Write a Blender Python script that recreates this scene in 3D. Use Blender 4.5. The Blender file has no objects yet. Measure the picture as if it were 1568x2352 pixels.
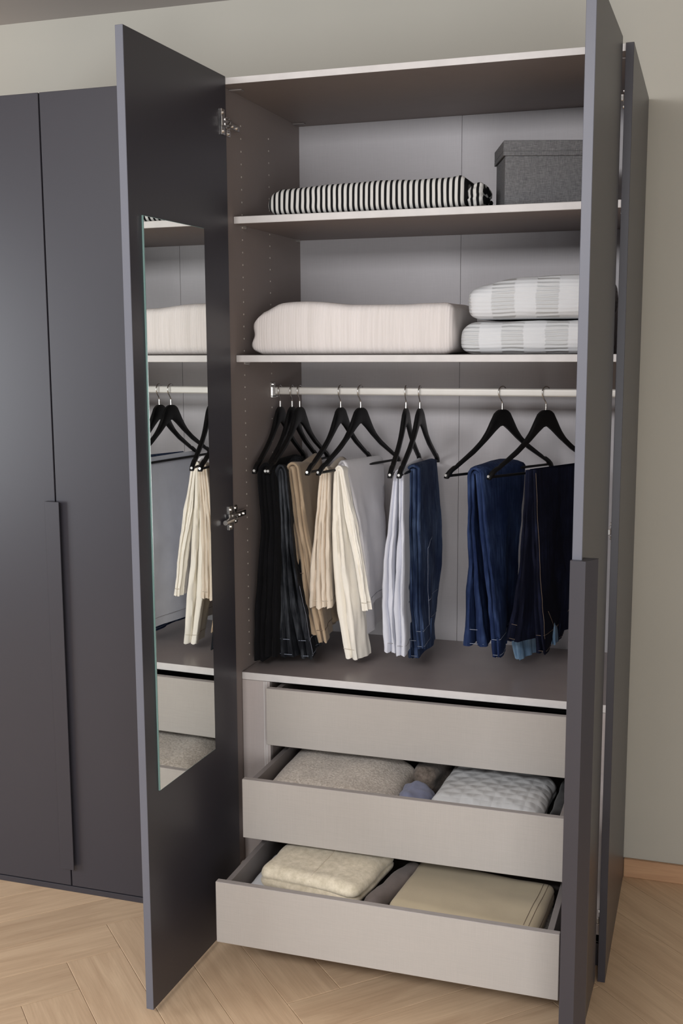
import bpy, bmesh, math, random
from mathutils import Vector, Matrix, noise
from math import sin, cos, pi, radians

# ---------------------------------------------------------------- camera
S = bpy.context.scene
COL = S.collection
CAM = (1.1863, -2.6612, 1.5567); YAW, PITCH, ROLL, FPX = 18.1959, 8.3336, -0.2773, 2576.13
y_, p_, r_ = radians(YAW), radians(PITCH), radians(ROLL)
fw = Vector((-sin(y_)*cos(p_), cos(y_)*cos(p_), -sin(p_)))
rt = Vector((cos(y_), sin(y_), 0)); up = rt.cross(fw)
rt2 = rt*cos(r_)+up*sin(r_); up2 = -rt*sin(r_)+up*cos(r_)
cd = bpy.data.cameras.new('camera'); cam = bpy.data.objects.new('camera', cd); COL.objects.link(cam)
cd.sensor_fit = 'VERTICAL'; cd.sensor_height = 36; cd.lens = FPX/2352*36
cd.clip_start = .05; cd.clip_end = 50
m = Matrix((rt2, up2, -fw)).transposed().to_4x4(); m.translation = CAM
cam.matrix_world = m; S.camera = cam

# ---------------------------------------------------------------- world and light
W = bpy.data.worlds.new('world'); S.world = W; W.use_nodes = True
bg = W.node_tree.nodes['Background']; bg.inputs[0].default_value = (.88, .91, 1, 1); bg.inputs[1].default_value = .17

def area(name, loc, target, sx, sy, power, col):
    l = bpy.data.lights.new(name, 'AREA'); l.shape = 'RECTANGLE'; l.size = sx; l.size_y = sy
    l.energy = power; l.color = col
    o = bpy.data.objects.new(name, l); COL.objects.link(o); o.location = loc
    d = Vector(target)-Vector(loc); o.rotation_euler = d.to_track_quat('-Z', 'Y').to_euler()
    return o
area('softbox_light', (-.15, -3.5, 2.36), (.35, 0, 1.2), 2.3, .4, 78, (.985, .985, 1))
area('fill_light', (1.9, -3.9, .95), (.5, .2, 1.05), 1.2, 1.2, 50, (.98, .99, 1))
area('window_light', (-3.2, -2.3, 1.35), (0, 0, 1.0), 1.5, 1.4, 68, (.92, .96, 1))

S.view_settings.view_transform = 'Standard'; S.view_settings.look = 'None'
S.view_settings.exposure = 0.0; S.view_settings.gamma = 1; S.view_settings.use_curve_mapping = False

# ---------------------------------------------------------------- materials
def srgb(r, g, b):
    f = lambda c: (c/255/12.92 if c/255 <= .04045 else ((c/255+.055)/1.055)**2.4)
    return (f(r), f(g), f(b), 1)

class NT:
    def __init__(s, name, rough=.6, spec=.4):
        s.m = bpy.data.materials.new(name); s.m.use_nodes = True; s.t = s.m.node_tree
        s.b = s.t.nodes['Principled BSDF']; s.b.inputs['Roughness'].default_value = rough
        s.b.inputs['Specular IOR Level'].default_value = spec
    def n(s, typ, **kw):
        x = s.t.nodes.new(typ)
        for k, v in kw.items():
            if k.startswith('_'): setattr(x, k[1:], v)
            else:
                key = int(k[1:]) if k[0] == 'i' and k[1:].isdigit() else k.replace('__', ' ')
                x.inputs[key].default_value = v
        return x
    def l(s, a, ao, b, bi): s.t.links.new(a.outputs[ao], b.inputs[bi])
    def coords(s, scale=(1, 1, 1), rot=(0, 0, 0), kind='Object'):
        tc = s.n('ShaderNodeTexCoord'); mp = s.n('ShaderNodeMapping')
        mp.inputs['Scale'].default_value = scale; mp.inputs['Rotation'].default_value = rot
        s.l(tc, kind, mp, 'Vector'); return mp
    def noise(s, mp, scale, detail=3, rough=.5):
        x = s.n('ShaderNodeTexNoise', Scale=scale, Detail=detail, Roughness=rough); s.l(mp, 0, x, 'Vector'); return x
    def ramp(s, src, out, stops):
        r = s.n('ShaderNodeValToRGB'); e = r.color_ramp.elements
        e[0].position, e[0].color = stops[0]; e[1].position, e[1].color = stops[-1]
        for p, c in stops[1:-1]:
            k = e.new(p); k.color = c
        s.l(src, out, r, 0); return r
    def bump(s, src, out, strength=.3, dist=.002):
        b = s.n('ShaderNodeBump', Strength=strength, Distance=dist); s.l(src, out, b, 'Height'); s.l(b, 0, s.b, 'Normal'); return b
    def mul(s, a, ao, b, bo):
        x = s.n('ShaderNodeMixRGB', _blend_type='MULTIPLY', i0=1.0); s.l(a, ao, x, 1); s.l(b, bo, x, 2); return x

def plain(name, col, rough=.5, spec=.4, metal=0, var=.04, scale=40):
    k = NT(name, rough, spec); k.b.inputs['Metallic'].default_value = metal
    mp = k.coords(); nz = k.noise(mp, scale)
    lo = tuple(c*(1-var) for c in col[:3])+(1,); hi = tuple(min(1, c*(1+var)) for c in col[:3])+(1,)
    r = k.ramp(nz, 0, [(.3, lo), (.7, hi)]); k.l(r, 0, k.b, 'Base Color'); return k.m

def linen(name, col, amt=.07, rough=.55, spec=.35):
    """woven-look melamine: fine horizontal and vertical threads"""
    k = NT(name, rough, spec)
    a = k.noise(k.coords((6, 6, 420)), 3, 2); b = k.noise(k.coords((420, 420, 6)), 3, 2)
    c = k.noise(k.coords(), 3, 3)
    lo = tuple(x*(1-amt) for x in col[:3])+(1,); hi = tuple(min(1, x*(1+amt)) for x in col[:3])+(1,)
    mx = k.n('ShaderNodeMath', _operation='ADD'); k.l(a, 0, mx, 0); k.l(b, 0, mx, 1)
    m2 = k.n('ShaderNodeMath', _operation='MULTIPLY', i1=.5); k.l(mx, 0, m2, 0)
    r = k.ramp(m2, 0, [(.3, lo), (.7, hi)])
    r2 = k.ramp(c, 0, [(.3, (.97, .97, .97, 1)), (.7, (1, 1, 1, 1))])
    x = k.mul(r, 0, r2, 0); k.l(x, 0, k.b, 'Base Color'); k.bump(m2, 0, .12, .0004); return k.m

def cloth(name, col, var=.1, scale=30, weave=900, bump=.25, rough=.9, sheen=.15, dist=.001):
    k = NT(name, rough, .15); mp = k.coords(); nz = k.noise(mp, scale, 4, .6)
    lo = tuple(c*(1-var) for c in col[:3])+(1,); hi = tuple(min(1, c*(1+var)) for c in col[:3])+(1,)
    r = k.ramp(nz, 0, [(.3, lo), (.7, hi)]); k.l(r, 0, k.b, 'Base Color')
    k.b.inputs['Sheen Weight'].default_value = sheen
    n2 = k.noise(mp, weave, 2); k.bump(n2, 0, bump, dist); return k.m

def denim(name, col, fade, amt=.5, vert=60):
    k = NT(name, .85, .15); mp = k.coords((vert, vert, 4)); a = k.noise(mp, 2.2, 4, .65)
    b = k.noise(k.coords(), 9, 3, .6); ad = k.n('ShaderNodeMath', _operation='MULTIPLY'); k.l(a, 0, ad, 0); k.l(b, 0, ad, 1)
    r = k.ramp(ad, 0, [(.18, col), (.30, tuple(c*(1-amt)+f*amt for c, f in zip(col, fade))), (.5, fade)])
    k.l(r, 0, k.b, 'Base Color'); k.bump(k.noise(k.coords((1, 1, .4)), 700, 2), 0, .3, .0006); return k.m

M = {}
M['wall'] = plain('wall_paint', srgb(178, 174, 164), .9, .1, var=.02, scale=2)
M['ceiling'] = plain('ceiling_paint', srgb(182, 176, 172), .95, .05, var=.01, scale=2)
M['door'] = plain('graphite_lacquer', srgb(55, 53, 59), .36, .5, var=.015, scale=3)
M['edge'] = plain('graphite_edge_band', srgb(98, 99, 108), .45, .4, var=.02, scale=8)
M['edge_dark'] = plain('dark_edge_band', srgb(66, 65, 76), .45, .4, var=.02, scale=8)
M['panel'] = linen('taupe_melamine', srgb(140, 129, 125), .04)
M['panel_light'] = linen('light_linen_melamine', srgb(180, 171, 168), .05)
M['front'] = linen('linen_drawer_front', srgb(172, 166, 160), .06)
M['back'] = linen('linen_back_board', srgb(184, 180, 182), .06)
M['band'] = plain('light_edge_band', srgb(206, 202, 200), .5, .4, var=.04, scale=30)
M['drawer_side'] = plain('taupe_drawer_side', srgb(134, 127, 125), .5, .4, var=.03)
M['worktop'] = plain('taupe_top_panel', srgb(146, 136, 134), .32, .5, var=.03, scale=20)
M['hole'] = plain('pin_hole_lit_inside', srgb(214, 206, 198), .4)  # pale colour paints the light caught inside the drilled holes
M['front_edge'] = plain('drawer_front_edge', srgb(168, 160, 156), .5)
M['chrome'] = plain('nickel', srgb(225, 222, 218), .26, .5, metal=1, var=.02)
M['rail'] = plain('satin_aluminium', srgb(196, 192, 186), .45, .5, metal=.35, var=.02)
M['black'] = plain('black_lacquered_wood', srgb(12, 12, 13), .45, .35, var=.1)
M['screw'] = plain('bright_screw', srgb(240, 240, 238), .3, .5, metal=.6, var=.02)
k = NT('mirror_silver', .0, .5); k.b.inputs['Metallic'].default_value = 1; k.b.inputs['Base Color'].default_value = (.92, .94, .92, 1); M['mirror'] = k.m
M['glass_edge'] = plain('mirror_glass_edge', srgb(120, 150, 146), .2, .5, var=.02)
M['seam'] = plain('dark_joint', srgb(26, 24, 24), .9, .1)

def wood(name, lo, hi, plank=True):
    k = NT(name, .5, .35)
    oi = k.n('ShaderNodeObjectInfo')
    tc = k.n('ShaderNodeTexCoord'); vm = k.n('ShaderNodeVectorMath', _operation='ADD')
    sc = k.n('ShaderNodeVectorMath', _operation='SCALE'); sc.inputs['Scale'].default_value = 17
    cb = k.n('ShaderNodeCombineXYZ'); k.l(oi, 'Random', cb, 0); k.l(oi, 'Random', cb, 1); k.l(oi, 'Random', cb, 2)
    k.l(cb, 0, sc, 0); k.l(tc, 'Object', vm, 0); k.l(sc, 0, vm, 1)
    mp = k.n('ShaderNodeMapping'); mp.inputs['Scale'].default_value = (1.2, 13, 13); k.l(vm, 0, mp, 0)
    a = k.n('ShaderNodeTexNoise', Scale=2.0, Detail=6, Roughness=.62, Distortion=1.2); k.l(mp, 0, a, 0)
    mp2 = k.n('ShaderNodeMapping'); mp2.inputs['Scale'].default_value = (5, 140, 140); k.l(vm, 0, mp2, 0)
    b = k.n('ShaderNodeTexNoise', Scale=1.6, Detail=3, Roughness=.6); k.l(mp2, 0, b, 0)
    r = k.ramp(a, 0, [(.3, lo), (.52, tuple((x+y)/2 for x, y in zip(lo, hi))), (.72, hi)])
    r2 = k.ramp(b, 0, [(.35, (.93, .92, .91, 1)), (.6, (1, 1, 1, 1))])
    x = k.mul(r, 0, r2, 0)
    rr = k.ramp(oi, 'Random', [(0, (.90, .90, .90, 1)), (1, (1.0, 1.0, 1.0, 1))]); x2 = k.mul(x, 0, rr, 0)
    k.l(x2, 0, k.b, 'Base Color'); k.bump(b, 0, .15, .0006); return k.m
M['oak'] = wood('oak_plank', srgb(200, 169, 138), srgb(224, 195, 162))
M['subfloor'] = plain('oak_joint', srgb(196, 172, 142), .8)
M['oak_skirt'] = wood('oak_skirting', srgb(178, 138, 106), srgb(200, 160, 124))

# ---------------------------------------------------------------- mesh helpers
def box(bm, x0, x1, y0, y1, z0, z1, bev=0.0, mat=0):
    r = bmesh.ops.create_cube(bm, size=1)
    vs = r['verts']
    for v in vs: v.co = Vector(((x0+x1)/2+v.co.x*(x1-x0), (y0+y1)/2+v.co.y*(y1-y0), (z0+z1)/2+v.co.z*(z1-z0)))
    fs = {f for v in vs for f in v.link_faces}
    if bev:
        es = list({e for v in vs for e in v.link_edges})
        res = bmesh.ops.bevel(bm, geom=es, offset=bev, segments=1, affect='EDGES', profile=.5)
        fs = set(res['faces']) | {f for f in fs if f.is_valid}
    for f in fs: f.material_index = mat
    return fs
def BM(): return bmesh.new()
def cyl(bm, a, b, r, seg=12, r2=None):
    a, b = Vector(a), Vector(b); d = b-a; q = d.to_track_quat('Z', 'Y').to_matrix().to_4x4(); q.translation = (a+b)/2
    bmesh.ops.create_cone(bm, cap_ends=True, segments=seg, radius1=r, radius2=r if r2 is None else r2, depth=d.length, matrix=q)
def tube(bm, pts, r, seg=8, closed=False):
    pts = [Vector(p) for p in pts]; rings = []
    for i, p in enumerate(pts):
        a = pts[max(i-1, 0)]; b = pts[min(i+1, len(pts)-1)]; d = (b-a).normalized()
        q = d.to_track_quat('Z', 'Y'); 
        if i == 0: X = q @ Vector((1, 0, 0))
        X = (X-d*X.dot(d)).normalized(); Y = d.cross(X)
        rings.append([bm.verts.new(p+(X*cos(2*pi*k/seg)+Y*sin(2*pi*k/seg))*r) for k in range(seg)])
    for i in range(len(rings)-1):
        for k in range(seg): bm.faces.new((rings[i][k], rings[i][(k+1) % seg], rings[i+1][(k+1) % seg], rings[i+1][k]))
    bm.faces.new(rings[0][::-1]); bm.faces.new(rings[-1])
def prism(bm, poly, f0, f1):
    """poly: list of 2-D points; f0, f1 map a 2-D point to 3-D for either end"""
    a = [bm.verts.new(f0(*p)) for p in poly]; b = [bm.verts.new(f1(*p)) for p in poly]
    n = len(poly)
    for i in range(n): bm.faces.new((a[i], a[(i+1) % n], b[(i+1) % n], b[i]))
    bm.faces.new(a[::-1]); bm.faces.new(b)
def root_loc(o):
    v = Vector((0, 0, 0))
    while o is not None: v += Vector(o.location); o = o.parent
    return v
def obj(name, bm, mats, parent=None, origin=None, smooth=False, label=None):
    """build the bmesh (given in room coordinates) as one object"""
    if origin is None: org = root_loc(parent) if parent else Vector((0, 0, 0))
    else: org = Vector(origin)
    for v in bm.verts: v.co -= org
    bmesh.ops.recalc_face_normals(bm, faces=bm.faces)
    me = bpy.data.meshes.new(name); bm.to_mesh(me); bm.free()
    if not isinstance(mats, (list, tuple)): mats = [mats]
    for x in mats: me.materials.append(M[x] if isinstance(x, str) else x)
    if smooth:
        for p in me.polygons: p.use_smooth = True
    o = bpy.data.objects.new(name, me); COL.objects.link(o)
    if parent: o.parent = parent; o.location = org-root_loc(parent)
    else: o.location = org
    if label: o['label'] = label
    return o
def auto(o, ang=40):
    me = o.data
    for p in me.polygons: p.use_smooth = True
    me.set_sharp_from_angle(angle=radians(ang)); return o
def thing(name, label, cat, loc, group=None):
    o = bpy.data.objects.new(name, None); COL.objects.link(o); o.location = loc; o.empty_display_size = .05
    o['label'] = label; o['category'] = cat
    if group: o['group'] = group
    return o
def tag(o, label, cat, group=None):
    o['label'] = label; o['category'] = cat
    if group: o['group'] = group
    return o
def struct(o): o['kind'] = 'structure'; return o
def smoothstep(a, b, x):
    t = max(0, min(1, (x-a)/(b-a))); return t*t*(3-2*t)

# ================================================================ the room
YW = .590; ZC = 2.5833
bm = BM(); box(bm, -3.6, 2.6, YW, YW+.12, 0, ZC+.1); struct(obj('wall_back', bm, 'wall', origin=(0, YW, 0)))
bm = BM(); box(bm, -3.6, 2.6, -4.2, YW, ZC, ZC+.1); struct(obj('ceiling', bm, 'ceiling', origin=(0, 0, ZC)))
bm = BM(); box(bm, 2.6, 2.7, -4.2, YW+.12, 0, ZC+.1); struct(obj('wall_right', bm, 'wall', origin=(2.6, 0, 0)))
bm = BM(); box(bm, -3.6, 2.6, -4.2, YW, -.06, -.012); floor = struct(obj('floor', bm, 'subfloor', origin=(0, 0, 0)))
bm = BM(); box(bm, .9955, 2.6, YW-.014, YW-.0005, .0, .056, .002)
o = struct(obj('baseboard_back', bm, 'oak_skirt', origin=(1, YW, 0)))

# herringbone oak planks at 45 degrees: u runs to the wall right, v runs to the viewer right
PW = .1425; N = 6
def uv2xy(u, v):
    n_ = -.468+u*PW; m_ = .0075+v*PW
    return ((n_+m_)/math.sqrt(2), (n_-m_)/math.sqrt(2))
def clip(poly, inside, cut):
    out = []
    for i in range(len(poly)):
        a, b = poly[i], poly[(i+1) % len(poly)]
        if inside(a): out.append(a)
        if inside(a) != inside(b): out.append(cut(a, b))
    return out
def clipy(poly, yv, keep_less=True):
    f = (lambda p: p[1] <= yv) if keep_less else (lambda p: p[1] >= yv)
    return clip(poly, f, lambda a, b: (a[0]+(b[0]-a[0])*(yv-a[1])/(b[1]-a[1]), yv))
def clipx(poly, xv, keep_less=True):
    f = (lambda p: p[0] <= xv) if keep_less else (lambda p: p[0] >= xv)
    return clip(poly, f, lambda a, b: (xv, a[1]+(b[1]-a[1])*(xv-a[0])/(b[0]-a[0])))
random.seed(4)
def plank(u0, u1, v0, v1, rot):
    g = .0032
    c = [uv2xy(u0+g, v0+g), uv2xy(u1-g, v0+g), uv2xy(u1-g, v1-g), uv2xy(u0+g, v1-g)]
    c = clipy(c, YW-.001); c = clipy(c, -1.5, False) if c else c
    c = clipx(c, 2.2) if c else c; c = clipx(c, -2.4, False) if c else c
    if len(c) < 3: return
    cx = sum(p[0] for p in c)/len(c); cy = sum(p[1] for p in c)/len(c)
    area_ = abs(sum(c[i][0]*c[(i+1) % len(c)][1]-c[(i+1) % len(c)][0]*c[i][1] for i in range(len(c))))/2
    if area_ < .004: return
    R = Matrix.Rotation(-rot, 3, 'Z'); bm = BM()
    loc = [R @ Vector((p[0]-cx, p[1]-cy, 0)) for p in c]
    f0 = [Vector((p.x, p.y, -.012)) for p in loc]; f1 = [Vector((p.x, p.y, -.0007)) for p in loc]
    s_ = [Vector((p.x*(1-.0016/max(.02, abs(p.x))), p.y*(1-.0012/max(.02, abs(p.y))), random.uniform(-.0002, 0))) for p in loc]
    a = [bm.verts.new(p) for p in f0]; b = [bm.verts.new(p) for p in f1]; d = [bm.verts.new(p) for p in s_]; n_ = len(a)
    for i in range(n_):
        j = (i+1) % n_
        bm.faces.new((a[i], a[j], b[j], b[i])); bm.faces.new((b[i], b[j], d[j], d[i]))
    bm.faces.new(d); bm.faces.new(a[::-1]); bmesh.ops.recalc_face_normals(bm, faces=bm.faces)
    me = bpy.data.meshes.new('plank'); bm.to_mesh(me); bm.free(); me.materials.append(M['oak'])
    o = bpy.data.objects.new('plank', me); COL.objects.link(o); o.parent = floor; o.location = (cx, cy, 0); o.rotation_euler = (0, 0, rot)
for r in range(-22, 26):
    for j in range(-4, 5):
        # planks lying along v in column u=r ; start where (u+v) mod 12 == 0
        v0 = -r+12*j; plank(r, r+1, v0, v0+N, radians(-45))
        # planks lying along u in row v=r ; start where (u+v) mod 12 == 6
        u0 = -r+6+12*j; plank(u0, u0+N, r, r+1, radians(45))

# ================================================================ wardrobe (open)
T = .019; ZB = .02; HD = 2.2; ZTOP = 2.2013; D = .5635; XR = .9771
wr = thing('wardrobe', 'open graphite wardrobe with linen grey interior, mirror door and three pulled-out drawers', 'wardrobe', (.49, .28, 0))
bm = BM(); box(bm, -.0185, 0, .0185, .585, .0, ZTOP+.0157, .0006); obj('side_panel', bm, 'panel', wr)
bm = BM(); box(bm, XR, .9951, -.0143, .5735, 0, 2.2155, .0006)
for f in bm.faces:
    n_ = f.normal
    f.material_index = 0
bm.normal_update()
for f in bm.faces: f.material_index = 1 if f.normal.x > .5 else (2 if abs(f.normal.y) > .5 or abs(f.normal.z) > .5 else 0)
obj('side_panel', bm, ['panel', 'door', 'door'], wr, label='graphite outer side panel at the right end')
bm = BM(); box(bm, 0.0003, XR-.0003, -.001, .585, ZTOP, ZTOP+.0157, .0006); bm.normal_update()
for f in bm.faces: f.material_index = 1 if f.normal.y < -.5 else 0
obj('top_panel', bm, ['panel', 'band'], wr)
bm = BM(); box(bm, .0003, .4885, D, D+.008, .06, ZTOP-.0003); obj('back_panel', bm, 'back', wr)
bm = BM(); box(bm, .4897, XR-.0003, D, D+.008, .06, ZTOP-.0003); obj('back_panel', bm, 'back', wr)
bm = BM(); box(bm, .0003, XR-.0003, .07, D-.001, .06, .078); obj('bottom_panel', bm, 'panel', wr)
bm = BM(); box(bm, .0003, XR-.0003, .06, .076, .0, .0595); obj('plinth', bm, 'door', wr)
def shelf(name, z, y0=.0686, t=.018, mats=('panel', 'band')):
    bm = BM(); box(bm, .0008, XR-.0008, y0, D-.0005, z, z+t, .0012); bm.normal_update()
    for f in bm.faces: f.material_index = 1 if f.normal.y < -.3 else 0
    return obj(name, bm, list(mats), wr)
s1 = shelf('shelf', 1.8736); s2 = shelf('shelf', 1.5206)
s3 = shelf('shelf', .6629, t=.0202, mats=('worktop', 'band'))
s3['label'] = 'taupe shelf topping the drawer block'
for z, sh in ((1.8736, s1), (1.5206, s2)):
    for x, sg in ((0.0002, 1), (XR-.0002, -1)):
        for y in (.13, .535):
            bm = BM(); cyl(bm, (x, y, z-.006), (x+sg*.011, y, z-.006), .0035, 10); box(bm, min(x, x+sg*.012), max(x, x+sg*.012), y-.006, y+.006, z-.003, z-.0002)
            obj('shelf_support', bm, 'chrome', sh)
for y in (.06, .515):   # panel connectors under the top
    bm = BM(); box(bm, .0006, .036, y-.009, y+.009, ZTOP-.004, ZTOP-.0003, .001); obj('connector', bm, 'drawer_side', wr)
    bm = BM(); box(bm, XR-.036, XR-.0006, y-.009, y+.009, ZTOP-.004, ZTOP-.0003, .001); obj('connector', bm, 'drawer_side', wr)
for y in (.1255, .319):  # shelf-pin holes, drilled every 32 mm
    bm = BM()
    for i in range(45):
        z = 2.1255-.032*i
        if abs(z-1.882) < .012 or abs(z-1.53) < .012: continue
        cyl(bm, (.0001, y, z), (.0009, y, z), .0023, 8)
    o = obj('pin_holes', bm, 'hole', wr); o['kind'] = 'stuff'
# drawer block: fillers, inner cheeks
def filler(x0, x1):
    bm = BM(); box(bm, x0, x1, .0700, .087, .002, .6620, .001)
    o = obj('filler_panel', bm, 'panel_light', wr)
    xm = x0+(x1-x0)*.80 if x0 < .5 else x0+(x1-x0)*.2
    for dx in (0, .006):
        b2 = BM(); box(b2, xm+dx-.0012, xm+dx+.0012, .0690, .0698, .003, .661); obj('groove_bead', b2, 'band', o)
filler(.0006, .0815); filler(.9205, XR-.0006)
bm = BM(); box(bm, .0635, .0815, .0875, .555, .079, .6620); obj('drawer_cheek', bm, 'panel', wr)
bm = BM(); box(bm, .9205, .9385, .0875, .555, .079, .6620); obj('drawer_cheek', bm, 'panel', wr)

def drawer(zt, yd, dep=.46, lab=None):
    h = .1573; x0, x1 = .0854, .9165; z0 = zt-h
    yb = yd+dep; s0, s1_ = x0+.016, x1-.016; zs = zt-.006
    bm = BM()
    box(bm, s0+.0, s0+.014, yd+.0185, yb, z0+.012, zs, .0008); box(bm, s1_-.014, s1_, yd+.0185, yb, z0+.012, zs, .0008)
    box(bm, s0+.0142, s1_-.0142, yb-.014, yb, z0+.012, zs, .0008)
    box(bm, s0+.0142, s1_-.0142, yd+.0185, yb-.0142, z0+.012, z0+.020)
    o = obj('drawer', bm, 'drawer_side', wr)
    if lab: o['label'] = lab
    bm = BM(); box(bm, x0, x1, yd, yd+.018, z0, zt, .0012); bm.normal_update()
    for f in bm.faces: f.material_index = 1 if (f.normal.z > .3 or abs(f.normal.x) > .5) else 0
    obj('drawer_front', bm, ['front', 'front_edge'], o)
    for sx in (x0+.0105, x1-.0105):
        bm = BM(); box(bm, sx-.0045, sx+.0045, yd+.03, yb-.005, z0+.028, z0+.05, .001); obj('runner', bm, 'rail', o)
    return o
drawer(.6554, .0316, .46, 'top drawer pushed nearly shut'); drawer(.4658, -.1386, .47, 'middle drawer half pulled out, holding sweaters'); drawer(.2699, -.3113, .47, 'bottom drawer pulled furthest out, holding folded linen')

# clothes rail
ZR = 1.437; YR = .322
bm = BM()
poly = [(.0075*cos(a), .0115*sin(a)) for a in [2*pi*i/20 for i in range(20)]]
poly = [(max(-.0062, min(.0062, p[0])), max(-.0105, min(.0105, p[1]*1.1))) for p in poly]
prism(bm, poly, lambda y, z: (.004, YR+y, ZR+z), lambda y, z: (XR-.004, YR+y, ZR+z))
rail = obj('clothes_rail', bm, 'rail', wr)
for x, sg in ((.0004, 1), (XR-.0004, -1)):
    bm = BM(); box(bm, min(x, x+sg*.003), max(x, x+sg*.003), YR-.017, YR+.017, ZR-.02, ZR+.024, .001)
    box(bm, min(x+sg*.003, x+sg*.014), max(x+sg*.003, x+sg*.014), YR-.011, YR-.0075, ZR-.016, ZR+.010)
    box(bm, min(x+sg*.003, x+sg*.014), max(x+sg*.003, x+sg*.014), YR+.0075, YR+.011, ZR-.016, ZR+.010)
    box(bm, min(x+sg*.003, x+sg*.014), max(x+sg*.003, x+sg*.014), YR-.011, YR+.011, ZR-.018, ZR-.0135)
    cyl(bm, (x+sg*.003, YR, ZR+.018), (x+sg*.006, YR, ZR+.018), .004, 10)
    obj('rail_bracket', bm, 'chrome', rail)

# ---- doors
class Leaf:
    """frame of a door leaf: s along the leaf from the hinge, n outward from its inner face"""
    def __init__(s, hx, hy, d, n): s.h = Vector((hx, hy)); s.d = Vector(d); s.n = Vector(n)
    def P(s, a, b, z): q = s.h+s.d*a+s.n*b; return (q.x, q.y, z)
    def box(s, bm, a0, a1, b0, b1, z0, z1, bev=0):
        fs = box(bm, a0, a1, b0, b1, z0, z1, bev)
        vs = {v for f in fs if f.is_valid for v in f.verts}
        for v in vs: v.co = Vector(s.P(v.co.x, v.co.y, v.co.z))
aL = radians(91.7634); aR = radians(180-88.6159)
LL = Leaf(.0169, .0161, (cos(aL), -sin(aL)), (-sin(aL), -cos(aL)))
LR = Leaf(.9546, -.0485, (cos(aR), -sin(aR)), (sin(aR), cos(aR)))
def leaf(L, s0, s1_, label, edge='edge'):
    bm = BM(); L.box(bm, s0, s1_, 0, T, ZB, ZB+HD, .0008); bm.normal_update()
    for f in bm.faces: f.material_index = 1 if abs(f.normal.dot(Vector((L.d.x, L.d.y, 0)))) > .5 else 0
    o = obj('door', bm, ['door', edge], wr, origin=L.P(s0, T/2, ZB)); o['label'] = label; return o
dl = leaf(LL, .0185, .5031, 'left door standing open, long mirror on its inside')
dr = leaf(LR, .0005, .4511, 'right door standing open, seen edge-on with a long edge handle')
# mirror
ms0, ms1, mz0, mz1 = .160, .449, .5402, 1.8415
bm = BM(); LL.box(bm, ms0, ms1, -.004, -.0002, mz0, mz1); mo = obj('mirror_backing', bm, 'glass_edge', dl, origin=LL.P((ms0+ms1)/2, 0, mz0)); mo.name = 'mirror'
bm = BM(); q = [LL.P(a, -.0043, z) for a, z in ((ms0+.0012, mz0+.0012), (ms1-.0012, mz0+.0012), (ms1-.0012, mz1-.0012), (ms0+.0012, mz1-.0012))]
LL.box(bm, ms0+.0012, ms1-.0012, -.0046, -.0041, mz0+.0012, mz1-.0012); obj('mirror_glass', bm, 'mirror', mo)
# handle of the right door
poly = [(-.030, T+.0002), (0, T+.0002), (.0003, .0002), (.0003, -.002), (.012, -.002), (.012, T+.0085), (-.022, T+.0285), (-.030, T+.0285)]
bm = BM(); prism(bm, poly, lambda a, b: LR.P(.4511+a, b, .045), lambda a, b: LR.P(.4511+a, b, 1.1495)); 
bm.normal_update()
ho = obj('handle', bm, 'door', dr, origin=LR.P(.45, 0, .045))
# concealed hinges
def hinge(L, door, z, side, knob=False):
    sg = side
    bm = BM()
    L.box(bm, .030, .050, -.0032, -.0002, z-.031, z+.031, .0006)            # cup flange on the door
    L.box(bm, .024, .056, -.0075, -.0033, z-.012, z+.012, .001)
    for dz in (-.022, .022): cyl(bm, L.P(.040, -.0033, z+dz), L.P(.040, -.0062, z+dz), .0045, 10)
    o = obj('hinge', bm, 'chrome', door, origin=L.P(.04, -.003, z))
    x = 0.0003 if sg > 0 else XR-.0003
    bm = BM()                                                                # plate screwed to the cabinet side
    box(bm, min(x, x+sg*.003), max(x, x+sg*.003), .032, .052, z-.024, z+.024, .0005)
    box(bm, min(x+sg*.003, x+sg*.016), max(x+sg*.003, x+sg*.016), .022, .082, z-.0075, z+.0075, .0015)
    for dz in (-.017, .017): cyl(bm, (x+sg*.003, .042, z+dz), (x+sg*.0062, .042, z+dz), .0042, 10)
    for yy in (.04, .066): cyl(bm, (x+sg*.016, yy, z), (x+sg*.019, yy, z), .0045, 10)
    obj('mounting_plate', bm, 'chrome', o)
    a = Vector((x+sg*.012, .026, z)); b = Vector(L.P(.040, -.007, z)); bm = BM()
    mid = Vector(((a.x+b.x)/2+sg*.010, (a.y+b.y)/2, z))
    for dz in (-.0055, .0055):
        tube(bm, [a+Vector((0, 0, dz)), mid+Vector((0, 0, dz)), b+Vector((0, 0, dz))], .0026, 6)
    if knob: cyl(bm, L.P(.05, -.010, z-.004), L.P(.088, -.010, z-.006), .0085, 12, .0065)
    obj('hinge_arm', bm, 'chrome', o)
for z, kn in ((2.108, False), (1.122, True), (.125, False)):
    hinge(LL, dl, z, 1, kn)
for z in (2.108, 1.122, .14): hinge(LR, dr, z, -1)

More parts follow.
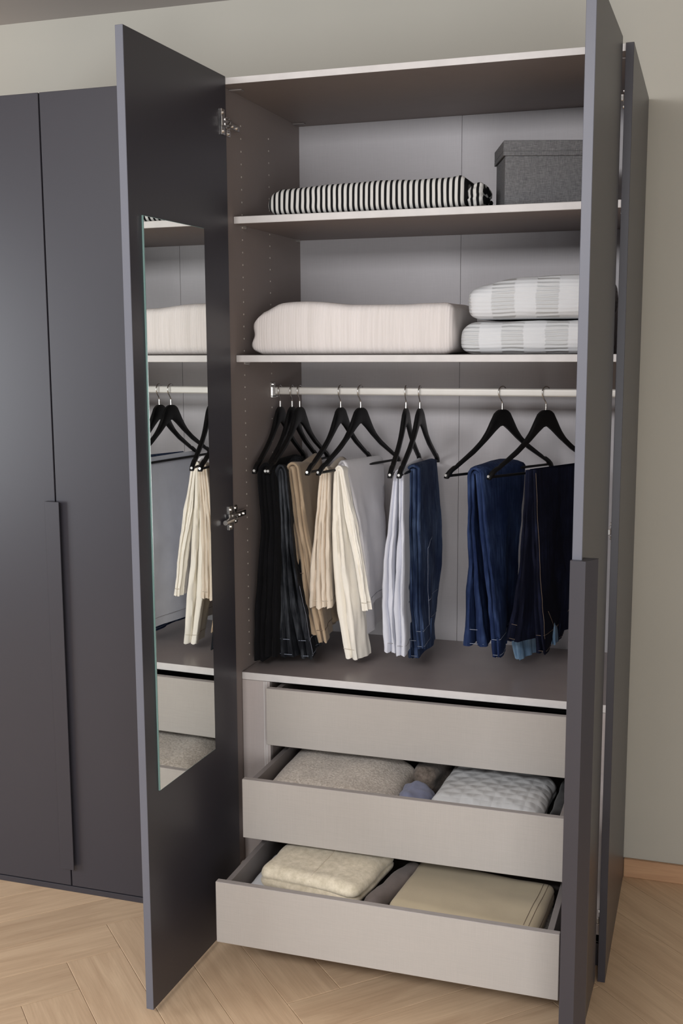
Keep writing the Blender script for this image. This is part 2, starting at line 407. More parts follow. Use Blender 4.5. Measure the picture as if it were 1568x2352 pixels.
# ================================================================ closed wardrobe next to it
w2 = thing('wardrobe', 'closed graphite wardrobe with two flush doors, left of the open one', 'wardrobe', (-.52, .28, 0))
YC = -.0029; XS = -.5147
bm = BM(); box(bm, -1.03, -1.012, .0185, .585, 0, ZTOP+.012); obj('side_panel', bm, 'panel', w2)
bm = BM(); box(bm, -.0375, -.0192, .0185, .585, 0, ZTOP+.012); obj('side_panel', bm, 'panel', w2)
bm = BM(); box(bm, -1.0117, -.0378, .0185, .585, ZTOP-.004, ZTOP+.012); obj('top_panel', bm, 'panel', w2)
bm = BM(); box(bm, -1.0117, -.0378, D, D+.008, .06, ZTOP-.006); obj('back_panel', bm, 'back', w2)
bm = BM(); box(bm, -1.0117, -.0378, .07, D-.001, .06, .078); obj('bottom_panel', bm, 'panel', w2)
bm = BM(); box(bm, -1.03, -.0195, YC+.001, YC+.018, .0002, .0165, .0008); obj('plinth', bm, 'door', w2)
LA = Leaf(-1.028, YC+T, (1, 0), (0, -1)); LB = Leaf(-.0040, YC+T, (-1, 0), (0, -1))
def cleaf(x0, x1, label):
    bm = BM(); box(bm, x0, x1, YC, YC+T, ZB, ZB+HD, .0009); o = obj('door', bm, 'door', w2, origin=((x0+x1)/2, YC, ZB)); o['label'] = label; return o
da = cleaf(-1.028, XS-.0022, 'door with the long edge handle'); db = cleaf(XS+.0018, -.0060, 'plain door without handle')
poly = [(-.022, .0002), (-.022, .0175), (-.0212, .0182), (.0222, .0182), (.0228, .0176), (.0228, .0150), (.003, .005), (-.0005, .0002)]
bm = BM(); prism(bm, poly, lambda a, b: (XS-.0022+a, YC-b, .078), lambda a, b: (XS-.0022+a, YC-b, 1.143)); auto(obj('handle', bm, 'door', da, origin=(XS, YC, .078)), 30)
# ================================================================ hangers
HP = {1: (.024, -2), 2: (.060, -1), 3: (.083, 3), 4: (.2046, 6), 5: (.2631, 14), 6: (.393, -4), 7: (.4323, 0), 8: (.6581, 30), 9: (.7736, 32)}
HLAB = {1: 'black wooden hanger with black trousers, nearest the left side panel', 2: 'black wooden hanger carrying charcoal jeans',
        3: 'black wooden hanger carrying tan trousers', 4: 'black wooden hanger carrying pale beige trousers',
        5: 'black wooden hanger carrying cream and light grey trousers', 6: 'black wooden hanger carrying pale blue-grey trousers',
        7: 'black wooden hanger carrying mid-blue jeans', 8: 'black wooden hanger turned sideways with dark blue jeans',
        9: 'rightmost black wooden hanger, with near-black navy jeans'}
ZN = 1.388
def hanger_meshes():
    half = [(0, .004), (.016, .003), (.030, -.006), (.044, -.026), (.060, -.050), (.080, -.072), (.110, -.093), (.150, -.116), (.172, -.128), (.176, -.134), (.182, -.131), (.205, -.143), (.217, -.153), (.220, -.162), (.214, -.166), (.206, -.163), (.198, -.151),
            (.160, -.132), (.110, -.107), (.060, -.075), (.028, -.052), (.010, -.041), (0, -.039)]
    out = half+[(-a, z) for a, z in half[::-1][1:-1]]
    bm = BM(); w = .0058
    # front and back faces as strips between outer and inner outline, so the arms stay clean
    o_ = half[:14]; i_ = half[13:][::-1]
    def strip(sgn):
        n_ = 26; 
        def samp(pl, t):
            L_ = [0]
            for k in range(1, len(pl)): L_.append(L_[-1]+math.dist(pl[k], pl[k-1]))
            d = t*L_[-1]
            for k in range(1, len(pl)):
                if d <= L_[k]+1e-9:
                    f = (d-L_[k-1])/max(1e-9, L_[k]-L_[k-1]); return (pl[k-1][0]+(pl[k][0]-pl[k-1][0])*f, pl[k-1][1]+(pl[k][1]-pl[k-1][1])*f)
            return pl[-1]
        rings = []
        for k in range(n_+1):
            t = k/n_; A = samp(o_, t); B = samp(i_, t)
            if k == n_: B = (A[0]-.004, A[1]-.003)
            rings.append([bm.verts.new((x_, sgn*A[0]*(1-f)+sgn*B[0]*f, A[1]*(1-f)+B[1]*f)) for x_, f in ((-w*.6, 0), (w*.6, 0), (w, .15), (w, .85), (w*.6, 1), (-w*.6, 1), (-w, .85), (-w, .15))])
        for k in range(n_):
            for q in range(8): bm.faces.new((rings[k][q], rings[k][(q+1) % 8], rings[k+1][(q+1) % 8], rings[k+1][q]))
        bm.faces.new(rings[0]); bm.faces.new(rings[-1][::-1])
    strip(1); strip(-1)
    body = bm
    b2 = BM(); cyl(b2, (0, -.209, -.158), (0, .209, -.158), .0036, 8)
    h = BM(); r = .0185; zc_ = ZR+.0115-ZN-.0035-.0015+.0022; 
    pts = [(0, 0, -.002), (0, 0, .022)]
    zt_ = (ZR+.0125)-ZN+.0035
    R_ = .0165
    cz = zt_-R_
    pts += [(0, -.004, .028), (0, -.013, cz-.010)] if cz-.010 > .029 else []
    pts += [(0, -R_*cos(t), cz+R_*sin(t)) for t in [i*pi/10 for i in range(0, 11)]] + [(0, R_+.001, cz-.006)]
    tube(h, pts, .0017, 8); cyl(h, (0, 0, -.004), (0, 0, .020), .0031, 10)
    s_ = BM(); cyl(s_, (0, -.2165, -.156), (0, -.2192, -.156), .0036, 8)
    return body, b2, h, s_
def mk(bm, name, mat, smooth=True):
    bmesh.ops.recalc_face_normals(bm, faces=bm.faces); me = bpy.data.meshes.new(name); bm.to_mesh(me); bm.free(); me.materials.append(M[mat])
    for p in me.polygons: p.use_smooth = True
    me.set_sharp_from_angle(angle=radians(50)); return me
hb, hbar, hk, hs = hanger_meshes()
hb = mk(hb, 'arms', 'black'); hbar = mk(hbar, 'trouser_bar', 'black'); hk = mk(hk, 'hook', 'chrome'); hs = mk(hs, 'end_screw', 'screw')
proto = thing('hanger', HLAB[1], 'hanger', (HP[1][0], YR, ZN), 'hangers on the clothes rail')
for nm, me in (('arms', hb), ('trouser_bar', hbar), ('hook', hk), ('end_screw', hs), ('end_screw', hs)):
    o = bpy.data.objects.new(nm, me); COL.objects.link(o); o.parent = proto
o.rotation_euler = (0, 0, pi)
for i in range(1, 10):
    if i == 1: h = proto
    else:
        h = proto.copy(); COL.objects.link(h)
        for c in list(proto.children): d = c.copy(); COL.objects.link(d); d.parent = h
    x, a = HP[i]; h.location = (x, YR, ZN); h.rotation_euler = (0, 0, radians(-a)); h['label'] = HLAB[i]
bpy.context.view_layer.update()

# ================================================================ trousers over the hanger bars
# rows, hem last: (z, x of near edge, y of near edge, x of far edge, y of far edge, thickness)
GT = {
 'black':(1,[(1.214, 0.046, 0.12, 0.037, 0.36, 0.024), (1.09, 0.054, 0.12, 0.046, 0.36, 0.024), (0.97, 0.046, 0.12, 0.038, 0.36, 0.027), (0.848, 0.037, 0.12, 0.028, 0.36, 0.03), (0.703, 0.032, 0.12, 0.023, 0.36, 0.03)],
   [(1.215, 0.071, 0.12, 0.062, 0.38, 0.023), (1.092, 0.08, 0.12, 0.071, 0.38, 0.026), (0.972, 0.077, 0.12, 0.068, 0.38, 0.031), (0.851, 0.071, 0.12, 0.062, 0.38, 0.035), (0.718, 0.066, 0.12, 0.057, 0.38, 0.033)]),
 'charcoal':(2,[(1.213, 0.084, 0.14, 0.08, 0.36, 0.02), (1.089, 0.089, 0.14, 0.085, 0.36, 0.019), (0.969, 0.095, 0.14, 0.091, 0.36, 0.019), (0.848, 0.097, 0.14, 0.093, 0.36, 0.026), (0.716, 0.108, 0.14, 0.104, 0.36, 0.042)],
   [(1.214, 0.104, 0.14, 0.04, 0.36, 0.017), (1.09, 0.112, 0.14, 0.058, 0.36, 0.019), (0.971, 0.12, 0.14, 0.075, 0.36, 0.024), (0.851, 0.139, 0.14, 0.089, 0.36, 0.038), (0.716, 0.164, 0.14, 0.11, 0.36, 0.035)]),
 'tan':(3,[(1.22, 0.096, 0.19, 0.108, 0.42, 0.015), (1.082, 0.11, 0.19, 0.122, 0.42, 0.024), (0.962, 0.126, 0.19, 0.138, 0.42, 0.026), (0.839, 0.135, 0.19, 0.147, 0.42, 0.026), (0.772, 0.149, 0.19, 0.161, 0.42, 0.047)],
   [(1.229, 0.118, 0.19, 0.083, 0.44, 0.026), (1.084, 0.136, 0.19, 0.106, 0.44, 0.025), (0.963, 0.158, 0.19, 0.114, 0.44, 0.03), (0.842, 0.176, 0.19, 0.124, 0.44, 0.031), (0.751, 0.194, 0.19, 0.133, 0.44, 0.024)]),
 'beige':(4,[(1.217, 0.201, 0.17, 0.219, 0.34, 0.014), (1.089, 0.19, 0.17, 0.208, 0.34, 0.019), (0.98, 0.18, 0.17, 0.198, 0.34, 0.028), (0.852, 0.178, 0.17, 0.195, 0.34, 0.035)],
   [(1.22, 0.216, 0.17, 0.184, 0.34, 0.015), (1.09, 0.21, 0.17, 0.182, 0.34, 0.019), (0.982, 0.208, 0.17, 0.177, 0.34, 0.024), (0.853, 0.212, 0.17, 0.171, 0.34, 0.028)]),
 'cream':(5,[(1.216, 0.234, 0.19, 0.254, 0.27, 0.015), (1.088, 0.235, 0.19, 0.255, 0.27, 0.029), (0.968, 0.243, 0.19, 0.263, 0.27, 0.041), (0.848, 0.256, 0.19, 0.276, 0.27, 0.049), (0.709, 0.275, 0.19, 0.295, 0.27, 0.037)],
   [(1.219, 0.25, 0.19, 0.255, 0.21, 0.014), (1.09, 0.272, 0.19, 0.277, 0.21, 0.021), (0.971, 0.293, 0.19, 0.298, 0.21, 0.016), (0.849, 0.312, 0.19, 0.317, 0.21, 0.013)]),
 'grey':(5,[(1.213, 0.226, 0.24, 0.27, 0.45, 0.014), (1.081, 0.25, 0.24, 0.274, 0.45, 0.019), (0.96, 0.272, 0.24, 0.278, 0.45, 0.019), (0.838, 0.281, 0.24, 0.282, 0.45, 0.021), (0.764, 0.288, 0.24, 0.282, 0.45, 0.026)],
   [(1.221, 0.249, 0.225, 0.28, 0.46, 0.021), (1.085, 0.28, 0.225, 0.283, 0.46, 0.023), (0.965, 0.3, 0.225, 0.296, 0.46, 0.021), (0.851, 0.314, 0.225, 0.281, 0.46, 0.019)]),
 'pale':(6,[(1.224, 0.414, 0.14, 0.392, 0.46, 0.012), (1.103, 0.405, 0.14, 0.383, 0.46, 0.017), (0.998, 0.394, 0.14, 0.371, 0.46, 0.028), (0.88, 0.392, 0.14, 0.37, 0.46, 0.029), (0.752, 0.4, 0.14, 0.378, 0.46, 0.033)],
   [(1.224, 0.43, 0.14, 0.409, 0.44, 0.014), (1.104, 0.429, 0.14, 0.408, 0.44, 0.016), (0.988, 0.427, 0.14, 0.406, 0.44, 0.021), (0.87, 0.425, 0.14, 0.404, 0.44, 0.028), (0.746, 0.429, 0.14, 0.408, 0.44, 0.027)]),
 'blue':(7,[(1.221, 0.428, 0.22, 0.428, 0.44, 0.018), (1.092, 0.427, 0.22, 0.427, 0.44, 0.016), (0.973, 0.428, 0.22, 0.428, 0.44, 0.018), (0.853, 0.432, 0.22, 0.432, 0.44, 0.018), (0.718, 0.443, 0.22, 0.443, 0.44, 0.03)],
   [(1.236, 0.449, 0.22, 0.434, 0.47, 0.022), (1.093, 0.449, 0.22, 0.445, 0.47, 0.025), (0.974, 0.452, 0.22, 0.447, 0.47, 0.025), (0.855, 0.457, 0.22, 0.44, 0.47, 0.025), (0.746, 0.468, 0.22, 0.427, 0.47, 0.02)]),
 'dark_blue':(8,[(1.224, 0.602, 0.19, 0.606, 0.38, 0.019), (1.104, 0.606, 0.19, 0.613, 0.38, 0.019), (0.989, 0.61, 0.19, 0.617, 0.38, 0.026), (0.872, 0.615, 0.19, 0.618, 0.38, 0.043), (0.774, 0.618, 0.19, 0.617, 0.38, 0.065)],
   [(1.235, 0.627, 0.17, 0.699, 0.42, 0.019), (1.109, 0.641, 0.17, 0.69, 0.42, 0.021), (0.995, 0.655, 0.17, 0.683, 0.42, 0.023), (0.858, 0.672, 0.17, 0.676, 0.42, 0.025), (0.753, 0.68, 0.17, 0.669, 0.42, 0.021)]),
 'navy':(9,[(1.243, 0.746, 0.21, 0.865, 0.4, 0.013), (1.107, 0.743, 0.21, 0.861, 0.4, 0.015), (0.992, 0.736, 0.21, 0.855, 0.4, 0.018), (0.876, 0.727, 0.21, 0.846, 0.4, 0.029), (0.79, 0.714, 0.21, 0.832, 0.4, 0.042)],
   [(1.245, 0.757, 0.22, 0.872, 0.45, 0.015), (1.107, 0.765, 0.22, 0.872, 0.45, 0.019), (0.992, 0.77, 0.22, 0.865, 0.45, 0.021), (0.877, 0.777, 0.22, 0.858, 0.45, 0.025), (0.76, 0.789, 0.22, 0.8, 0.45, 0.03)]),
 'sky':(9,[(1.199, 0.739, 0.3, 0.758, 0.42, 0.006), (0.975, 0.73, 0.3, 0.756, 0.42, 0.011), (0.757, 0.706, 0.3, 0.753, 0.42, 0.02), (0.716, 0.716, 0.3, 0.754, 0.42, 0.015)],
   [(1.199, 0.76, 0.3, 0.803, 0.43, 0.011), (0.978, 0.784, 0.3, 0.804, 0.43, 0.014), (0.765, 0.809, 0.3, 0.805, 0.43, 0.015)]),
}
def lerp_rows(rows, t):
    """sample rows by height fraction t (0 at the bar, 1 at the hem)"""
    z0, z1 = rows[0][0], rows[-1][0]; z = z0+(z1-z0)*t
    for k in range(1, len(rows)):
        if z >= rows[k][0]-1e-9 or k == len(rows)-1:
            a, b = rows[k-1], rows[k]; f = (z-a[0])/(b[0]-a[0]); f = max(0, min(1, f))
            return [a[j]+(b[j]-a[j])*f for j in range(6)]
class Garment:
    def __init__(g, key, seed, wave=.006, lam=3.0, ztop=1.247, hemslope=(0, 0), fold=.35):
        g.h, g.L, g.R = GT[key]; g.seed = seed; g.wave = wave; g.lam = lam; g.zt = ztop; g.hs = hemslope; g.fold = fold
    def row(g, side, t):
        rows = g.L if side < 0 else g.R; r = lerp_rows(rows, t)
        return r
    def pt(g, side, t, u, o):
        """side -1/+1, t height fraction, u 0 near .. 1 far, o -1 inner .. +1 outer"""
        z, xn, yn, xf, yf, th = g.row(side, t)
        z += g.hs[0 if side < 0 else 1]*u*smoothstep(.5, 1, t)
        x = xn+(xf-xn)*u; y = yn+(yf-yn)*u
        dx, dy = xf-xn, yf-yn; l = math.hypot(dx, dy); nx, ny = dy/l, -dx/l
        w = g.wave*smoothstep(0, .6, t)*(sin(u*g.lam*2*pi+g.seed+t*1.7*side)+.5*sin(u*g.lam*4.3+g.seed*2.1+t*3))*min(1, .25+u*1.5)
        nz = noise.noise(Vector((u*6+g.seed, t*5, side*3+o)))*.004+noise.noise(Vector((u*16+g.seed, t*14, side*3)))*.0016
        off = o*side*th/2+w+nz*smoothstep(0, .3, t)
        return Vector((x+nx*off, y+ny*off, z))
    def ring(g, side, t):
        # outer face far->near, double rounded near end (two folded layers), inner face near->far
        P = []
        nu = 14
        for i in range(nu, -1, -1): P.append(g.pt(side, t, .02+.98*(i/nu)**1.3, 1))
        z, xn, yn, xf, yf, th = g.row(side, t)
        gd = min(.02, .9*th)*g.fold/.35; L_ = abs(yf-yn)
        for o_, e in ((.93, -.010), (.72, -.018), (.45, -.016), (.20, -.006), (.02, gd/L_*.8), (-.2, -.004), (-.48, -.013), (-.76, -.015), (-.94, -.006)):
            j = noise.noise(Vector((o_*4+g.seed, t*2.5, side*2)))
            q = g.pt(side, t, e*(th/.02)+(gd/L_)*.5*max(0, j)*smoothstep(.05, .3, t), max(-1, min(1, o_+.16*j)))
            q.z += .006*noise.noise(Vector((o_*2.2, g.seed*3, side*5)))*smoothstep(.85, 1, t)
            P.append(q)
        for i in range(0, nu+1): P.append(g.pt(side, t, .02+.98*(i/nu)**1.3, -1))
        P.append(g.pt(side, t, 1.012, -.4)); P.append(g.pt(side, t, 1.012, .4))
        return P
    def build(g):
        bm = BM(); rings = []
        NL = 34
        for k in range(NL, -1, -1): rings.append(g.ring(-1, k/NL))
        a = g.ring(-1, 0); b = g.ring(1, 0); n_ = len(a)
        NA = 7
        # arch over the bar: outer of left joins outer of right
        for k in range(1, NA):
            f = k/NA; ring = []
            for i in range(n_):
                # left ring runs outer(-x)..inner ; right ring runs outer(+x)..inner : same index = same layer
                pa, pb = a[i], b[i]; c = cos(f*pi)*.5; z = max(pa.z, pb.z)
                p = pa.lerp(pb, .5-c); w = abs(pa.x-pb.x)/2
                inner = (14 < i < 22) or i >= 22
                rise = sin(f*pi)*min(w, .024)
                z = pa.z*(1-f)+pb.z*f+rise+(sin(f*pi)*(g.zt-.018-(pa.z*(1-f)+pb.z*f)))
                ring.append(Vector((p.x, p.y, z)))
            rings.append(ring)
        for k in range(0, NL+1): rings.append(g.ring(1, k/NL))
        vr = [[bm.verts.new(p) for p in r] for r in rings]
        for k in range(len(vr)-1):
            for i in range(n_): bm.faces.new((vr[k][i], vr[k][(i+1) % n_], vr[k+1][(i+1) % n_], vr[k+1][i]))
        bm.faces.new(vr[0][::-1]); bm.faces.new(vr[-1])
        return bm
    def hem(g, side, t, r=.0009, u0=0.0, u1=1.0, o=1.0, slope=0, n=16, near=True):
        pts = []
        if near: pts += [g.pt(side, t, -.012, -.8)+Vector((0, -.001, 0)), g.pt(side, t, -.017, .5)+Vector((0, -.001, 0))]
        for i in range(n+1):
            u = u0+(u1-u0)*i/n; p = g.pt(side, min(1, t+slope*i/n), u, o)
            q = g.pt(side, min(1, t+slope*i/n), u, o+.05); d = (q-p); d = d/max(1e-6, d.length)
            pts.append(p+d*(r*.4))
        return pts
def lines(name, paths, mat, parent, r=.0008):
    for p in paths:
        bm = BM(); tube(bm, p, r, 5); obj(name, bm, mat, parent, smooth=True)
def dashes(path, step=2):
    return [path[i:i+2] for i in range(0, len(path)-1, 1)]

CM = dict(
 black=cloth('black_wool', srgb(10, 10, 13), .3, 20, sheen=.02),
 charcoal=denim('charcoal_denim', srgb(24, 26, 31), srgb(92, 96, 102), .3),
 tan=cloth('tan_cotton', srgb(176, 155, 130), .10, 14),
 beige=cloth('beige_cotton', srgb(222, 208, 190), .06, 10),
 cream=cloth('cream_cotton', srgb(240, 234, 222), .05, 8),
 grey=cloth('light_grey_cotton', srgb(222, 219, 221), .05, 8),
 pale=cloth('pale_blue_grey_cotton', srgb(208, 210, 220), .05, 10),
 blue=denim('blue_denim', srgb(38, 52, 84), srgb(104, 124, 158), .30),
 dark_blue=denim('dark_blue_denim', srgb(24, 37, 70), srgb(72, 92, 134), .25),
 navy=denim('navy_denim', srgb(9, 11, 26), srgb(30, 36, 62), .2),
 sky=denim('sky_denim', srgb(110, 140, 170), srgb(170, 196, 216), .4))
M['stitch_tan'] = plain('tan_thread', srgb(122, 106, 92), .8); M['stitch_pale'] = plain('pale_thread', srgb(160, 168, 186), .8)
M['tan_seam'] = plain('beige_seam_thread', srgb(196, 184, 166), .9); M['grey_seam'] = plain('grey_seam_thread', srgb(150, 148, 152), .9)
GL = dict(black='black trousers folded over the leftmost hanger', charcoal='faded charcoal jeans hanging between the black and tan trousers',
 tan='tan trousers folded over a black hanger', beige='pale beige trousers with an even hem, left of the cream pair',
 cream='cream trousers, the leg hanging lowest in front', grey='light grey trousers with a broad smooth side facing right',
 pale='pale blue-grey trousers, slim, left of the blue jeans', blue='mid-blue jeans with faded edge, centre of the rail',
 dark_blue='dark blue jeans over the sideways hanger, gap on their left', navy='near-black navy jeans partly behind the right door',
 sky='sky-blue jeans almost hidden under the navy jeans')
GP = dict(black=dict(wave=.003, fold=.12), charcoal=dict(wave=.004, fold=.6), tan=dict(wave=.005, fold=.5), beige=dict(wave=.003, lam=1.5, fold=.3),
 cream=dict(wave=.005, lam=1.1, fold=.2), grey=dict(wave=.006, lam=1.4), pale=dict(wave=.004, lam=1.3, fold=.15),
 blue=dict(wave=.004, lam=1.5, fold=.6), dark_blue=dict(wave=.006, lam=1.2, fold=.6), navy=dict(wave=.005, lam=1.3, fold=.5), sky=dict(wave=.004, ztop=1.218))
for i, key in enumerate(['black', 'charcoal', 'tan', 'beige', 'cream', 'grey', 'pale', 'blue', 'dark_blue', 'navy', 'sky']):
    g = Garment(key, i*1.37, **GP[key])
    if key == 'grey': g.zt = 1.252
    bmg = g.build(); hx = HP[g.h][0]
    o = auto(obj('jeans' if key in ('charcoal', 'blue', 'dark_blue', 'navy', 'sky') else 'trousers', bmg, CM[key], origin=(hx, YR, 1.0)), 60)
    tag(o, GL[key], 'jeans' if key in ('charcoal', 'blue', 'dark_blue', 'navy', 'sky') else 'trousers', 'trousers and jeans on the rail')
    if key in ('beige', 'cream', 'grey', 'pale'):
        mt = 'tan_seam' if key in ('beige', 'cream') else 'grey_seam'
        lines('hem_seam', [g.hem(-1, .945, .0006), g.hem(1, .945, .0006)], mt, o)
    elif key == 'tan':
        lines('hem_seam', [g.hem(-1, .62), g.hem(-1, .93), g.hem(1, .93)], 'stitch_tan', o)
    elif key in ('charcoal', 'blue', 'dark_blue', 'navy'):
        mt = 'stitch_pale' if key != 'navy' else 'stitch_tan'
        ps = [g.hem(-1, .90), g.hem(-1, .985), g.hem(1, .90), g.hem(1, .985)]
        if key == 'blue':
            ps += [[g.pt(1, .46+.44*k/14, .30, 1.03) for k in range(15)], [g.pt(1, .46-.05*k/5, .30+.22*k/5, 1.03) for k in range(6)], [g.pt(1, .76, .3+.6*k/8, 1.03) for k in range(9)]]
        if key == 'dark_blue':
            ps += [[g.pt(-1, .6+.28*k/10, .05, 1.03) for k in range(11)]]
        if key == 'navy':
            ps += [[g.pt(1, .02+.9*k/30, .01, 1.03) for k in range(31)], [g.pt(1, .78+.12*sin(pi*k/12), .15+.6*k/12, 1.03) for k in range(13)]]
        if key == 'charcoal': ps += [[g.pt(1, .6+.38*k/12, .02, 1.0) for k in range(13)]]
        lines('stitching', ps, mt, o, .0006)
        if key in ('blue', 'dark_blue', 'navy', 'charcoal'):   # belt loops at the waistband
            for sd, u in ((-1, .0), (1, .0), (1, .55)):
                p = [g.pt(sd, t_, max(u, -.012), .6 if u == 0 else 1.0)+Vector((.0, -.0035 if u == 0 else 0, 0))+(Vector((.003, 0, 0)) if u else Vector()) for t_ in (.89, .93, .97, .995)]
                bm = BM(); tube(bm, p, .0034, 6); obj('belt_loop', bm, CM[key], o, smooth=True)

# ================================================================ folded textiles
def soft(cx, cy, z0, w, d, h, r=.03, n=(40, 20, 14), rot=0, top=None, bulge=.0, layers=0, gdepth=.006, amp=.004, nsc=6, seed=0, taper=0, sag=0, mod=None):
    """a folded, padded block: rounded box with rounded-over folds, layer creases and wrinkles"""
    bm = BM(); nx, ny, nz_ = n
    vmap = {}
    def V(i, j, k_):
        key = (i, j, k_)
        if key not in vmap: vmap[key] = bm.verts.new((i/nx*2-1, j/ny*2-1, k_/nz_*2-1))
        return vmap[key]
    for i in range(nx):
        for j in range(ny):
            bm.faces.new((V(i, j, 0), V(i, j+1, 0), V(i+1, j+1, 0), V(i+1, j, 0))); bm.faces.new((V(i, j, nz_), V(i+1, j, nz_), V(i+1, j+1, nz_), V(i, j+1, nz_)))
    for i in range(nx):
        for k_ in range(nz_):
            bm.faces.new((V(i, 0, k_), V(i+1, 0, k_), V(i+1, 0, k_+1), V(i, 0, k_+1))); bm.faces.new((V(i, ny, k_), V(i, ny, k_+1), V(i+1, ny, k_+1), V(i+1, ny, k_)))
    for j in range(ny):
        for k_ in range(nz_):
            bm.faces.new((V(0, j, k_), V(0, j, k_+1), V(0, j+1, k_+1), V(0, j+1, k_))); bm.faces.new((V(nx, j, k_), V(nx, j+1, k_), V(nx, j+1, k_+1), V(nx, j, k_+1)))
    hw, hd, hh = w/2, d/2, h/2
    for v in bm.verts:
        a, b, c = v.co
        # even spread of verts into the rounded rim
        f = lambda t, H, rr: max(-H, min(H, t*H))
        p = Vector((a*hw, b*hd, c*hh)); rr = min(r, hh*.98)
        q = Vector((max(-hw+rr, min(hw-rr, p.x)), max(-hd+rr, min(hd-rr, p.y)), max(-hh+rr, min(hh-rr, p.z))))
        nrm = p-q
        if nrm.length > 1e-7: nrm.normalize(); p = q+nrm*rr
        else: nrm = Vector((0, 0, 1 if c > 0 else -1))
        sidew = 1-abs(nrm.z)
        if bulge: 
            e = 1-(p.z/hh)**2; p.x += math.copysign(bulge*e, p.x)*smoothstep(.6, 1, abs(p.x)/hw); p.y += math.copysign(bulge*e, p.y)*smoothstep(.6, 1, abs(p.y)/hd)
        if layers:
            t = (p.z/hh+1)/2*layers+.18*noise.noise(Vector((p.x*5, p.y*5, seed+3.3))); fr = abs((t % 1)-.0); fr = min(fr, 1-fr)
            if .3 < t < layers-.3: p -= Vector((nrm.x, nrm.y, 0))*gdepth*math.exp(-(fr/.10)**2)*sidew
        nn = noise.noise(Vector((p.x*nsc+seed, p.y*nsc, p.z*nsc*1.8)))*amp+noise.noise(Vector((p.x*nsc*3+seed, p.y*nsc*3, p.z*nsc*4)))*amp*.4
        low = smoothstep(-hh, -hh+.02, p.z)
        p += nrm*nn*low
        zrel = (p.z+hh)/h
        if top: p.z += (top(p.x/hw, p.y/hd)-1)*h*zrel
        if taper: p.x *= 1-taper*zrel; 
        if mod: p = mod(p, a, b, c)
        v.co = p
    R = Matrix.Rotation(radians(rot), 3, 'Z')
    for v in bm.verts: v.co = R @ v.co+Vector((cx, cy, z0+hh))
    zmin = min(v.co.z for v in bm.verts)
    for v in bm.verts: v.co.z = max(v.co.z-zmin+z0 if v.co.z-zmin < 0 else v.co.z, z0+.0003)
    return bm
ZS1 = 1.8916; ZS2 = 1.5386
# storage box
A = radians(17.9)
sb = thing('storage_box', 'dark grey fabric storage box with lid, on the top shelf at the right', 'box', (.79, .23, ZS1+.0004))
def rbox(x0, x1, y0, y1, z0, z1, bev):
    bm = BM(); box(bm, x0, x1, y0, y1, z0, z1, bev); return bm
def place(bm):
    for v in bm.verts:
        x, y = v.co.x, v.co.y; v.co.x = .6905+x*cos(A)-y*sin(A); v.co.y = .102+x*sin(A)+y*cos(A)
    return bm
k = NT('grey_woven_fabric', .9, .15); a_ = k.noise(k.coords((40, 40, 500)), 2, 2); b_ = k.noise(k.coords((500, 500, 40)), 2, 2)
ad = k.n('ShaderNodeMath', _operation='ADD'); k.l(a_, 0, ad, 0); k.l(b_, 0, ad, 1); hf = k.n('ShaderNodeMath', _operation='MULTIPLY', i1=.5); k.l(ad, 0, hf, 0)
r_ = k.ramp(hf, 0, [(.38, srgb(90, 90, 92)), (.62, srgb(122, 121, 122))]); k.l(r_, 0, k.b, 'Base Color'); k.bump(hf, 0, .3, .0006); M['boxfab'] = k.m
BL, BW = .248, .168
obj('box_body', place(rbox(.005, BL-.005, .005, BW-.005, ZS1+.0005, 2.018, .0015)), 'boxfab', sb)
bm = BM()
box(bm, 0, BL, 0, BW, 2.0195, 2.0455, .0015); box(bm, 0, BL, 0, .0035, 2.010, 2.0195); box(bm, 0, BL, BW-.0035, BW, 2.010, 2.0195); box(bm, 0, .0035, .0035, BW-.0035, 2.010, 2.0195); box(bm, BL-.0035, BL, .0035, BW-.0035, 2.010, 2.0195)
obj('box_lid', place(bm), 'boxfab', sb)

# striped throw
k = NT('striped_cotton', .9, .15); mp = k.coords(); nz = k.noise(mp, 5, 2)
sx = k.n('ShaderNodeSeparateXYZ'); k.l(mp, 0, sx, 0)
m1 = k.n('ShaderNodeMath', _operation='MULTIPLY', i1=1/.0142); k.l(sx, 0, m1, 0)
m0 = k.n('ShaderNodeMath', _operation='MULTIPLY', i1=.9); k.l(nz, 0, m0, 0); m2 = k.n('ShaderNodeMath', _operation='ADD'); k.l(m1, 0, m2, 0); k.l(m0, 0, m2, 1)
fr = k.n('ShaderNodeMath', _operation='FRACT'); k.l(m2, 0, fr, 0)
r_ = k.ramp(fr, 0, [(0, srgb(20, 20, 22)), (.40, srgb(20, 20, 22)), (.47, srgb(206, 204, 200)), (.93, srgb(206, 204, 200)), (1, srgb(20, 20, 22))])
k.l(r_, 0, k.b, 'Base Color'); k.bump(k.noise(mp, 700, 2), 0, .3, .0008); M['stripe'] = k.m
def tmod(p, a, b, c):
    p.x += -.012*math.sin((c+1)/2*pi)*smoothstep(.5, 1, -a)+.006*c*smoothstep(.3, 1, -a)
    return p
bm = soft(.352, .2, ZS1+.0004, .505, .24, .078, r=.021, n=(70, 18, 14), top=lambda a, b: .94+.055*a+.025*cos(a*3.4+.6)*(a < .9), amp=.0035, nsc=9, seed=2, mod=tmod, layers=0)
th = auto(obj('throw_blanket', bm, 'stripe', origin=(.352, .2, ZS1)), 60); tag(th, 'black and white striped throw folded on the top shelf', 'blanket')
bm = soft(.622, .17, ZS1+.0006, .042, .15, .058, r=.019, n=(10, 22, 14), amp=.005, nsc=40, seed=5, layers=2, gdepth=.006, top=lambda a, b: 1+.12*a)
obj('folded_end', bm, 'stripe', th, smooth=True, label='bunched striped end')

